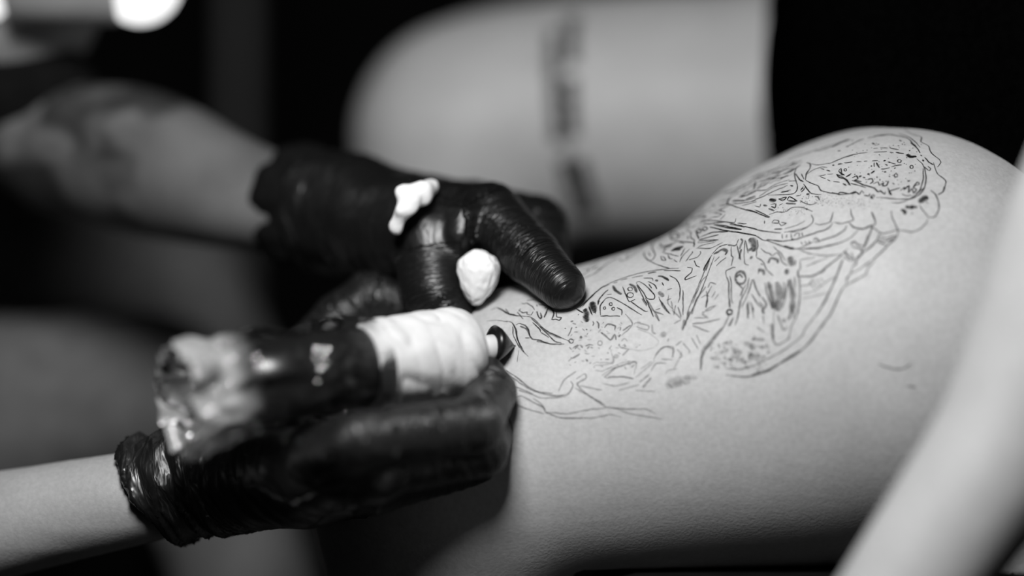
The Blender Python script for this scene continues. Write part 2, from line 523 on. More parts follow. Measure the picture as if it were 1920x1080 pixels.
for i, (dx, dy) in enumerate(((-.075, -.045), (-.092, -.02), (-.092, .004), (-.08, .026))):
    kn = np.array([hw[0] - .035 + .0, hw[1] + dy * .75, kz + .014])
    f.cone(hw, kn, .02, .013, .012)
    tip = np.array([hw[0] + dx * 1.15, hw[1] + dy * 1.15, kz - .004])
    f.cone(kn, tip, .0105, .008, .004)
f.cone(hw, hw + np.array([-.01, .05, 0]) * 1.0 - (0, 0, hw[2] - kz), .018, .011, .01)
f.cone(hw + np.array([-.01, .05, kz - hw[2]]), hw + np.array([-.045, .065, kz - hw[2]]), .0105, .009, .004)
fa = [(sho_f, .052), (sho_f + (.06, .03, -.26), .045), (sho_f + (.0, .0, -.46), .03)]
f.limb(fa, .02)
F_cut = at(1075, 0, 0)[0]
P_ = f._pts(np.zeros(3, int), f.n)
f.F = np.maximum(f.F, np.minimum(np.minimum(COUCH_Z + .001 - P_[..., 2], P_[..., 0] - F_cut), P_[..., 1] + .09))
del P_
me = f.mesh('body')
client_body = place(link('body', me, M_SKIN), client)
_v = get_co(me); _dg = None
BVH = BVHTree.FromPolygons([Vector(p) for p in _v.tolist()], [tuple(p.vertices) for p in me.polygons])
CAM = Vector((0, -D, H))
def on_skin(px, py):
    d = (Vector(at(px, py, 0)) - CAM).normalized()
    loc, no, i, dist = BVH.ray_cast(CAM, d)
    return loc, no

# shirt: black top that hangs over the lap
f = Field((.06, -.16, .80), (.66, .52, 1.50), .0042)
f.chain([R(1694, -330, .085, 190), R(1690, 60, .085, 184), R(1708, 190, .085, 188), R(1785, 330, .105, 205)], .02)
f.chain([R(1850, -300, .15, 330), R(1870, 120, .15, 330), R(2000, 330, .16, 330)], .05)
f.chain([R(1985, 200, .05, 190), R(2080, 380, .06, 230), R(2260, 640, .08, 260)], .04)
f.chain([R(1870, -200, .24, 330), R(1890, 150, .24, 330)], .05)
f.chain([(hipc + (.0, 0, .1), .165), (hipc + (.05, 0, .30), .145), (hipc + (.07, 0, .47), .155)], .05)
f.cone(sho_n, sho_f, .085, .085, .04)
f.cut(hipc + (.08, 0, .545), (0, 0, 1))
sme = f.mesh('shirt')
P, N = get_co(sme), get_no(sme)
q = np.stack([P[:, 0] * 16 + P[:, 2] * 9, P[:, 1] * 12, P[:, 2] * 5 - P[:, 0] * 6], 1)
fold = 1 - np.abs(2 * noise3(q) - 1)
set_co(sme, P + N * ((fold - .5) * .010 * (P[:, :1].ravel() > .125))[:, None])
shirt = place(link('shirt', sme, M_SHIRT), client)
shirt['label'] = 'black fabric top with faint folds, straight hem over the lap'
f = Field((.15, -.12, COUCH_Z - .02), (.6, .48, COUCH_Z + .3), .0045)
f.limb([(q[0], q[1] + .004) for q in near_leg[:3]], .01)
f.ell(hipc, (.136, .195, .106), .015)
f.cut(at(1990, 540, .06), (-1, 0, .1))
f.F = np.maximum(f.F, COUCH_Z + .001 - f._pts(np.zeros(3, int), f.n)[..., 2])
place(link('shorts', f.mesh('shorts'), M_SHIRT), client)
f = Field(hipc + (-.08, -.14, .55), hipc + (.2, .14, .9), .005)
f.ell(hipc + (.075, 0, .75), (.102, .086, .12), .01)
f.cut(hipc + (-.02, 0, .74), (-1, 0, -.35))
place(link('hair', f.mesh('hair'), M_HAIR), client)

# ------------------------------------------------------------------ the couch
couch = tag(empty('tattoo_couch', (.4, .2, 0)), 'black padded tattoo couch under the seated person in the black top', 'couch')
cx0 = at(1075, 0, 0)[0]
for nm, lo, hi, mt, bv in (('seat_cushion', (cx0, -.09, COUCH_Z - .11), (.95, .62, COUCH_Z), M_LEATHER, .025),
                           ('seat_frame', (cx0 + .04, -.05, COUCH_Z - .16), (.92, .54, COUCH_Z - .112), M_STEEL, .006),
                           ('pedestal', (.38, .04, .04), (.58, .28, COUCH_Z - .162), M_STEEL, .012),
                           ('base_plate', (.18, -.14, 0), (.78, .46, .038), M_STEEL, .01)):
    place(box(nm, lo, hi, mt, bevel=bv), couch)

# ------------------------------------------------------------------ the tattoo artist
artist = tag(empty('person', (-.75, .25, .62)),
    'person in black gloves tattooing the thigh, seen as two forearms and grey trouser knees', 'person')
f = Field((-1.15, -.22, .03), (-.03, .62, 1.82), .0045)
L_arm = [R(-430, -420, .24, 190), R(30, 240, .165, 92), R(160, 280, .155, 124), R(270, 305, .145, 136), R(420, 356, .12, 110), R(540, 390, .105, 92), R(650, 408, .09, 80)]
f.limb(L_arm, .01)
R_arm = [R(-1500, 300, .10, 190), R(-620, 1120, .06, 150), R(-300, 1050, .045, 130), R(0, 985, .03, 102), R(180, 948, .022, 92), R(300, 925, .02, 85), R(400, 900, .018, 70)]
f.limb(R_arm, .01)
hip2 = np.array([-.80, .28, .80])
f.ell(hip2, (.15, .19, .12), .04)
chest = np.array([-.70, .22, 1.20])
f.chain([(hip2, .125), ((hip2 + chest) / 2, .125), (chest, .145)], .06)
shl = np.array(L_arm[0][0]) + (-.06, .05, .10); shr = np.array(R_arm[0][0]) + (-.04, -.0, .16)
f.cone(L_arm[0][0], shl, L_arm[0][1], .06, .03); f.cone(R_arm[0][0], shr, R_arm[0][1], .06, .03)
f.cone(shl, chest + (0, 0, .08), .06, .09, .05); f.cone(shr, chest + (0, 0, .08), .06, .09, .05)
f.cone(chest + (.01, 0, .12), chest + (.05, -.02, .30), .055, .05, .03)
hd = chest + np.array([.085, -.02, .40])
f.ell(hd, (.095, .076, .12), .02); f.ell(hd + (.098, 0, -.015), (.018, .013, .02), .012)
for s in (-1, 1): f.ell(hd + (-.005, s * .078, 0), (.018, .01, .03), .006)
kneeL, kneeR = R(350, 645, .44, 135), R(290, 800, .30, 128)
legs = [[(hip2 + (0, .09, .02), .085), R(60, 560, .44, 160), kneeL, R(420, 1150, .46, 125), R(420, 1900, .48, 85)],
        [(hip2 + (0, -.09, .02), .085), R(60, 760, .26, 150), kneeR, R(480, 1180, .30, 118), R(480, 2400, .30, 85)]]
for L in legs: f.limb([(p, r - .006) for p, r in L], .02)
for L in legs:
    a = L[-1][0]
    f.cone(a + (0, 0, -.02), (a[0] + .12, a[1], .05), .04, .035, .02)
ame = f.mesh('body')
P = get_co(ame)
# sleeve of ink on the left forearm, with painted shade mixed in
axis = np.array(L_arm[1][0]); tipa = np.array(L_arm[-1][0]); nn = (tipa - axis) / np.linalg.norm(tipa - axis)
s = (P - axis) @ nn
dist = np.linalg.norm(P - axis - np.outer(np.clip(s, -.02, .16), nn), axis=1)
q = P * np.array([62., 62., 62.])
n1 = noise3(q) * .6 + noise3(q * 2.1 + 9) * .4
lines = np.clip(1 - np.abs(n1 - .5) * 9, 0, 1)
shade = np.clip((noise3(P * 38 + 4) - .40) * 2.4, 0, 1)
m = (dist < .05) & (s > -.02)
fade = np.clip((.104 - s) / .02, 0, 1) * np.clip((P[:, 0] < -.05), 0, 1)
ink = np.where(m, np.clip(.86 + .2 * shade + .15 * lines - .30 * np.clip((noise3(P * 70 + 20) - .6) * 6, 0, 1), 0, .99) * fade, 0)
ink = np.maximum(ink, np.where(m, .70 + .25 * (noise3(P * 55 + 31) - .5), 0))  # grey wash down to the wrist, painted in place of the weaker light there
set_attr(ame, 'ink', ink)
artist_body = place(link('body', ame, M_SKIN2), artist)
# clothes
f = Field((-1.2, -.25, .60), (-.05, .62, 1.56), .006)
f.chain([(hip2, .15), ((hip2 + chest) / 2, .15), (chest, .168)], .06)
f.cone(shl, chest + (0, 0, .08), .078, .105, .05); f.cone(shr, chest + (0, 0, .08), .078, .105, .05)
f.cone(shl, L_arm[0][0], .075, .062, .03); f.cone(shr, R_arm[0][0], .075, .062, .03)
f.chain([(L_arm[0][0], .062), R(-60, 160, .185, 170), R(20, 180, .172, 110), R(100, 172, .168, 92)], .02)
f.chain([(R_arm[0][0], .062), R(-760, 900, .07, 190)], .02)
f.cut(chest + (.02, 0, .205), (.1, 0, 1))
cm = f.mesh('shirt')
P, N = get_co(cm), get_no(cm)
set_co(cm, P + N * ((noise3(P * 22) - .5) * .010)[:, None])
place(link('shirt', cm, M_DARKCLOTH), artist)
f = Field((-1.0, -.15, .06), (.05, .62, 1.0), .006)
f.ell(hip2, (.165, .205, .135), .04)
for L in legs: f.limb([(p, r + .004) for p, r in L], .02)
cm = f.mesh('trousers')
P, N = get_co(cm), get_no(cm)
set_co(cm, P + N * ((noise3(P * np.array([30, 30, 14])) - .5) * .008)[:, None])
place(link('trousers', cm, M_TROUSER), artist)
f = Field(hd - .16, hd + .16, .005)
f.ell(hd + (-.015, 0, .03), (.104, .086, .118), .01)
f.cut(hd + (.045, 0, .03), (1, 0, -.45))
place(link('hair', f.mesh('hair'), M_HAIR), artist)

stool = tag(empty('stool', (-.84, .28, 0)), 'black round stool with steel column under the person in gloves', 'stool')
for nm, a, b, pr, mt in (('seat', (-.84, .28, .60), (-.84, .28, 1), [(0, .17), (.012, .19), (.05, .195), (.07, .18), (.078, .12)], M_LEATHER),
                         ('column', (-.84, .28, .06), (-.84, .28, 1), [(0, .03), (.3, .03), (.3, .022), (.54, .022)], M_STEEL),
                         ('base', (-.84, .28, 0), (-.84, .28, 1), [(0, .23), (.02, .23), (.035, .20), (.06, .05)], M_STEEL)):
    place(lathe(nm, a, b, pr, 40, mt), stool)

# ------------------------------------------------------------------ gloves
def glove(name, palm, fingers, cuff, cutp, bones_extra, h, label, wr=1.0, kf=.0035, calm=(), mat=None):
    allp = [p for c in [cuff] + palm + fingers for p in c]
    lo = np.min([p - r for p, r in allp], 0) - .012; hi = np.max([p + r for p, r in allp], 0) + .012
    f = Field(lo, hi, h)
    for c in palm: f.chain(c, .010)
    f.chain(cuff, .010)
    for c in fingers:
        g = Field(lo, hi, h); g.F[:] = .03
        g.chain(c, .002)
        k = kf; hh = np.clip(.5 + .5 * (f.F - g.F) / k, 0, 1)
        f.F = f.F * (1 - hh) + g.F * hh - k * hh * (1 - hh)
    if cutp: f.cut(*cutp)
    me = f.mesh(name)
    P, N = get_co(me).astype(float), get_no(me)
    bones = []
    for fi, c in enumerate(fingers):
        ck = .25 if fi in calm else 1.0
        for i in range(len(c) - 1):
            (A, ra), (B, rb) = c[i], c[i + 1]
            last = i == len(c) - 2
            bones.append((A, B, (ra + rb) / 2, .0042, .0005 * wr * ck, (.00015 if last else .0006) * wr * ck, .5))
    for c in palm:
        (A, ra), (B, rb) = c[0], c[-1]
        bones.append((A, B, (ra + rb) / 2, .010, .0008 * wr, .0008 * wr, .3))
    bones += bones_extra
    dsp = bone_noise(P, bones)
    crease_coords(me, P, [(q[0], q[1], q[2], q[3], q[4] * .2 if q[4] > .0015 else q[4] * .45 if q[3] > .009 else q[4] * 2.4, q[5] * .2 if q[4] > .0015 else q[5] * .45 if q[3] > .009 else q[5] * 2.6, q[6]) for q in bones])
    set_co(me, P + N * dsp[:, None])
    o = link(name, me, mat or M_GLOVE)
    o['label'] = label
    return o

# left hand: stretches the skin with a straight index finger
W = R(655, 402, .092, 88)
Lp = [[W, R(770, 400, .058, 62), R(850, 398, .050, 56)], [W, R(800, 398, .08, 60), R(890, 396, .078, 55)],
      [W, R(800, 415, .10, 55), R(900, 415, .105, 50)], [W, R(790, 430, .115, 50), R(885, 440, .13, 46)],
      [W, R(720, 440, .066, 78), R(805, 450, .044, 74)], [R(902, 376, .038, 13), R(874, 404, .0315, 12), R(864, 445, .029, 11), R(862, 490, .030, 8)]]
Lf = [[R(850, 398, .050, 56), R(916, 407, .045, 65), R(996, 480, .022, 53), R(1054, 537, .004, 44)],
      [R(890, 396, .078, 55), R(1004, 426, .075, 60), R(1026, 515, .06, 46), R(1010, 560, .05, 38)],
      [R(900, 415, .105, 50), R(985, 450, .11, 47), R(1000, 530, .10, 40), R(975, 570, .09, 36)],
      [R(885, 440, .13, 46), R(940, 480, .135, 42), R(950, 540, .13, 36), R(930, 575, .12, 32)],
      [R(805, 450, .044, 74), R(818, 545, .034, 66), R(850, 600, .030, 50)]]
Lc = [R(540, 388, .108, 97), R(600, 396, .099, 96), W, R(710, 405, .08, 84)]
cd = (Lc[-1][0] - Lc[0][0]); cd /= np.linalg.norm(cd)
ex = [(Lc[0][0], Lc[2][0], .022, .008, .0030, .0024, .35), (Lc[2][0], R(800, 420, .06, 60)[0], .020, .008, .0024, .0006, .5)]
gl = place(glove('glove', Lp, Lf, Lc, (at(592, 390, .10), -cd - np.array([0, 0, .12])), ex, .0010,
    'black glove whose straight index finger presses the tattooed skin', calm=(4,)), artist)
# dark band on the wrist
wb = R(566, 386, .105, 97)
def band_fn(a, t, r): return r * (1 + .05 * math.sin(5 * a) + .03 * math.sin(11 * a + 1))
place(lathe('wristband', wb[0] - cd * .009, wb[0] + cd, [(0, wb[1]), (.001, wb[1] + .003), (.006, wb[1] + .0038), (.015, wb[1] + .003), (.017, wb[1])], 64, M_DARKCLOTH, None, band_fn, False), artist)

# right hand: holds the machine, back of the hand to the lens
W = R(430, 885, .012, 92)
mI, mM, mR, mP = R(672, 826, -.070, 52), R(700, 882, -.050, 50), R(706, 915, -.026, 46), R(690, 930, .002, 40)
Rp = [[W, R(560, 862, -.028, 62), mI], [W, R(570, 890, -.026, 66), mM], [W, R(580, 910, -.01, 66), mR], [W, R(580, 915, .01, 62), mP],
      [R(470, 850, .03, 70), R(560, 720, .055, 62), R(600, 660, .058, 50)], [R(560, 720, .055, 60), R(640, 790, .01, 52), mM]]
Rf = [[mI, R(888, 798, -.046, 54), R(922, 735, -.022, 45), R(912, 702, -.016, 35)],
      [mM, R(903, 846, -.030, 49), R(930, 785, .000, 42), R(895, 740, .012, 35)],
      [mR, R(895, 866, -.010, 44), R(915, 810, .018, 40), R(860, 780, .02, 35)],
      [mP, R(850, 880, .010, 40), R(870, 840, .03, 36), R(820, 815, .028, 32)],
      [R(560, 690, .056, 56), R(640, 600, .060, 52), R(702, 556, .058, 52), R(800, 585, .050, 47), R(862, 602, .040, 40)]]
Rc = [R(230, 938, .021, 96), R(300, 920, .02, 98), W]
cd = (Rc[-1][0] - Rc[0][0]); cd /= np.linalg.norm(cd)
ex = [(Rc[0][0], W[0], .020, .0065, .0036, .0030, .25), (W[0], R(560, 880, -.02, 60)[0], .019, .0060, .0030, .0012, .35)]
place(glove('glove', Rp, Rf, Rc, (at(283, 925, .018), -cd * .95 + np.array([0, 0, -.30])), ex, .00115,
    'black glove gripping the wrapped machine, wrinkled cuff', mat=M_GLOVE_2), artist)

# ------------------------------------------------------------------ the machine
tipp = at(962, 648, -.004)
g0, g1 = at(893, 655, -.012), at(700, 680, -.026)
tail = at(372, 734, -.066)
mach = tag(empty('tattoo_machine', tuple(at(800, 668, -.02))), 'tattoo machine with white bandage grip wrapped in clear plastic film', 'tattoo machine')
ax = (tail - g0); Lm = np.linalg.norm(ax); ax /= Lm
def wrap_fn(a, t, r):
    sp = (t / .0095 + a / (2 * math.pi))
    fr = sp % 1.0
    lip = .0005 * math.sin(math.pi * fr) ** .7 - .0002
    n = noise3(np.array([[math.cos(a) * 1.6 + 7, math.sin(a) * 1.6 + 3, t * 160]]))[0] - .5
    n2 = noise3(np.array([[math.cos(a) * 3.1 + t * 90, math.sin(a) * 3.1, t * 60 + 5]]))[0]
    n2 = noise3(np.array([[t * 150 + a * .9, math.cos(a) * .9 + 5, math.sin(a) * .9 + 5]]))[0]
    groove = -.0012 * max(0, 1 - abs(n2 - .5) * 9) * min(1, t / .012)
    return r + lip + n * .0010 + groove
pr = []
Rg = .0174
for i in range(90):
    t = i / 89 * .048
    r = Rg
    if t < .010: r = Rg * (.40 + .60 * math.sqrt(max(0, 1 - ((.010 - t) / .010) ** 2)))
    if t > .043: r = Rg - (t - .043) * .35
    pr.append((t, r))
place(lathe('grip', g0, tail, pr, 120, M_WRAP, None, wrap_fn), mach)['label'] = 'white bandage wrapped grip'
place(lathe('motor_body', g0, tail, [(.046, .0135), (.050, .0155), (.070, .0155), (.073, .0145), (.076, .0155), (.094, .0155), (.098, .012), (.103, .010), (.105, .006)], 48, M_BLACKPLASTIC), mach)
place(lathe('plug', g0, tail, [(.103, .004), (.114, .004), (.115, .0025)], 24, M_STEEL), mach)
# collar, cartridge, needle
nd = tipp - g0; nd /= np.linalg.norm(nd)
def collar_fn(a, t, r): return r * (1 + .02 * math.sin(3 * a))
place(lathe('collar', g0 - nd * .003, tipp, [(0, .0056), (.0035, .0056), (.0045, .0049), (.0060, .0051), (.0105, .0053), (.0113, .0048), (.0114, .0034)], 40, M_WHITEPLASTIC, None, collar_fn), mach)['label'] = 'white collar'
def tip_fn(a, t, r): return r * (1 - .25 * max(0, math.sin(a)) * (t / .009))
place(lathe('needle_tip', g0 + nd * .0066 + np.array([0, 0, .0018]), tipp, [(0, .0052), (.0010, .0074), (.0030, .0070), (.0055, .0052), (.0080, .0028), (.0100, .0008)], 32, M_BLACKPLASTIC, None, tip_fn), mach)['label'] = 'glossy black cartridge tip'
place(tube('needle', [g0 + nd * .0143, g0 + nd * .0175], .00022, M_NEEDLE, None, 8), mach)
# clear film sleeve
def film_fn(a, t, r):
    n = noise3(np.array([[math.cos(a) * 2.2 + 4, math.sin(a) * 2.2 + 8, t * 120]]))[0] - .5
    n2 = noise3(np.array([[math.cos(a) * 5 + 1, math.sin(a) * 5 + 2, t * 90 + 40]]))[0]
    e = min(1, max(0, (t - .045) / .012))
    k = 1 + 1.6 * min(1, max(0, (t - .090) / .028))
    return r + e * k * (n * .0034 + .0024 * (1 - abs(2 * n2 - 1) - .5))
pr = []
for i in range(120):
    t = .0425 + i / 119 * (.124 - .0425)
    r = .0186 if t < .097 else .0186 - (t - .097) * .04 + max(0, t - .112) * .20
    if t < .048: r = .0176 + (t - .0425) * .16
    pr.append((t, r))
fm = lathe('film_sleeve', g0, tail, pr, 96, None, None, film_fn, False)
tt = (get_co(fm).astype(float) - g0) @ ax
ang = noise3(get_co(fm).astype(float) * 150)
set_attr(fm, 'milk', np.clip(.012 + .75 * np.clip((tt - .097) / .016, 0, 1) * (.4 + ang), 0, .8))
place(link('film_sleeve', fm, M_FILM), mach)['label'] = 'crinkled clear plastic sleeve'
# small tight rubber band holding the film
# ------------------------------------------------------------------ paper tissues
def crumple(name, c, r, rot, label, seed, amp=.25, taper=0):
    bm = bmesh.new(); bmesh.ops.create_icosphere(bm, subdivisions=5, radius=1)
    me = bpy.data.meshes.new(name); bm.to_mesh(me); bm.free()
    P = get_co(me).astype(float)
    n = noise3(P * 1.7 + seed) * .55 + (1 - np.abs(2 * noise3(P * 3.4 + seed * 2) - 1)) * .35 + (1 - np.abs(2 * noise3(P * 8 + seed) - 1)) * .10
    P = P * (1 + amp * (n - .5) * 2)[:, None] * np.array(r)
    if taper: P[:, :2] *= (1 + taper * np.clip(P[:, 2:] / r[2], -1, 1))
    from mathutils import Euler
    Rm = np.array(Euler(rot).to_matrix())
    set_co(me, P @ Rm.T)
    me.polygons.foreach_set('use_smooth', [True] * len(me.polygons))
    o = link(name, me, M_TISSUE); o.location = tuple(c)
    return tag(o, label, 'tissue')
crumple('paper_tissue', at(896, 521, .020), (rad(37, .02), rad(30, .02), rad(50, .02)), (0, .12, 0), 'small crumpled white tissue pinched between gloved thumb and index finger', 3.3, .13, .34)

f = Field(at(700, 470, .01) - .02, at(850, 310, .05) + .02, .0011)
strip = [R(744, 424, .022, 14), R(756, 396, .020, 15), R(772, 370, .022, 20), R(790, 362, .026, 21), R(806, 351, .034, 15)]
f.chain([(p, r) for p, r in strip], .003)
f.cone(R(760, 368, .022, 13)[0], R(752, 358, .023, 13)[0], rad(17, .03), rad(14, .03), .003)
sm = f.mesh('paper_tissue')
P, N = get_co(sm), get_no(sm)
set_co(sm, P + N * ((noise3(P * 260) - .5) * .0022)[:, None])
tag(link('paper_tissue', sm, M_TISSUE), 'thin torn strip of white tissue lying across the back of the gloved wrist', 'tissue')

# ------------------------------------------------------------------ lamp at the upper left, post behind
lamp = tag(empty('work_lamp', tuple(at(110, -40, .12))), 'blurred grey work lamp with two glowing white bulbs over the tattooed forearm', 'lamp')
A, B = at(14, -28, .12), at(232, -34, .12)
place(lathe('housing', A, B, [(0, rad(60, .12)), (.004, rad(80, .12)), (np.linalg.norm(B - A) - .004, rad(80, .12)), (np.linalg.norm(B - A), rad(55, .12))], 40, M_GREYPAINT), lamp)
for px in (-50, 262):
    bm = bmesh.new(); bmesh.ops.create_uvsphere(bm, u_segments=32, v_segments=20, radius=rad(80, .12))
    me_ = bpy.data.meshes.new('bulb'); bm.to_mesh(me_); bm.free()
    me_.polygons.foreach_set('use_smooth', [True] * len(me_.polygons))
    o = link('bulb', me_, M_GLOW); o.location = Vector(at(px, -32, .12)) - lamp.location; o.parent = lamp
    o['label'] = 'glowing white bulb'
sc_ = at(-10, -14, .17)
place(lathe('shade', sc_ + (0, 0, rad(120, .17)), sc_ - (0, 0, 1.), [(t, math.sqrt(max(0, rad(200, .17) ** 2 - (t - rad(120, .17)) ** 2))) for t in np.linspace(0, rad(318, .17), 24)], 48, M_GREYPAINT), lamp)
place(tube('lamp_arm', [sc_ + (0, 0, rad(100, .17)), sc_ + (0, 0, .6), sc_ + (-.1, .2, 1.2), (sc_[0] - .1, .4, 2.69)], .012, M_STEEL), lamp)
pp = at(447, 540, .75)
post = tag(empty('upright_post', (pp[0], .75, 0)), 'blurred dim vertical post standing in the dark behind the gloved forearm', 'post')
place(lathe('pole', (pp[0], .75, .02), (pp[0], .75, 1), [(0, .009), (2.2, .009), (2.21, .006)], 24, M_STEEL2), post)
place(lathe('base', (pp[0], .75, 0), (pp[0], .75, 1), [(0, .16), (.018, .16), (.03, .03)], 32, M_STEEL), post)

# ------------------------------------------------------------------ tattoo lines, laid on the skin
TILE = {'A': (1040, 440, 6.353, 1.7, .78), 'B': (1280, 420, 6.353, 1.9, .55), 'C': (1340, 230, 7.2, 1.7, .72), 'D': (1560, 230, 7.2, 1.7, .82),
        'E': (900, 540, 7.7125, 1.7, .68), 'F': (1120, 560, 6.353, 2.2, .33), 'G': (1300, 560, 6.353, 2.3, .42), 'H': (920, 640, 4.8, 2.2, .34),
        'I': (1180, 330, 8, 1.7, .78), 'J': (1400, 350, 8, 1.7, .66), 'K': (1560, 350, 8, 1.8, .66), 'L': (1460, 440, 8, 2.0, .52),
        'M': (1030, 560, 8, 2.0, .46), 'P': (0, 0, 1, 2.0, .55)}
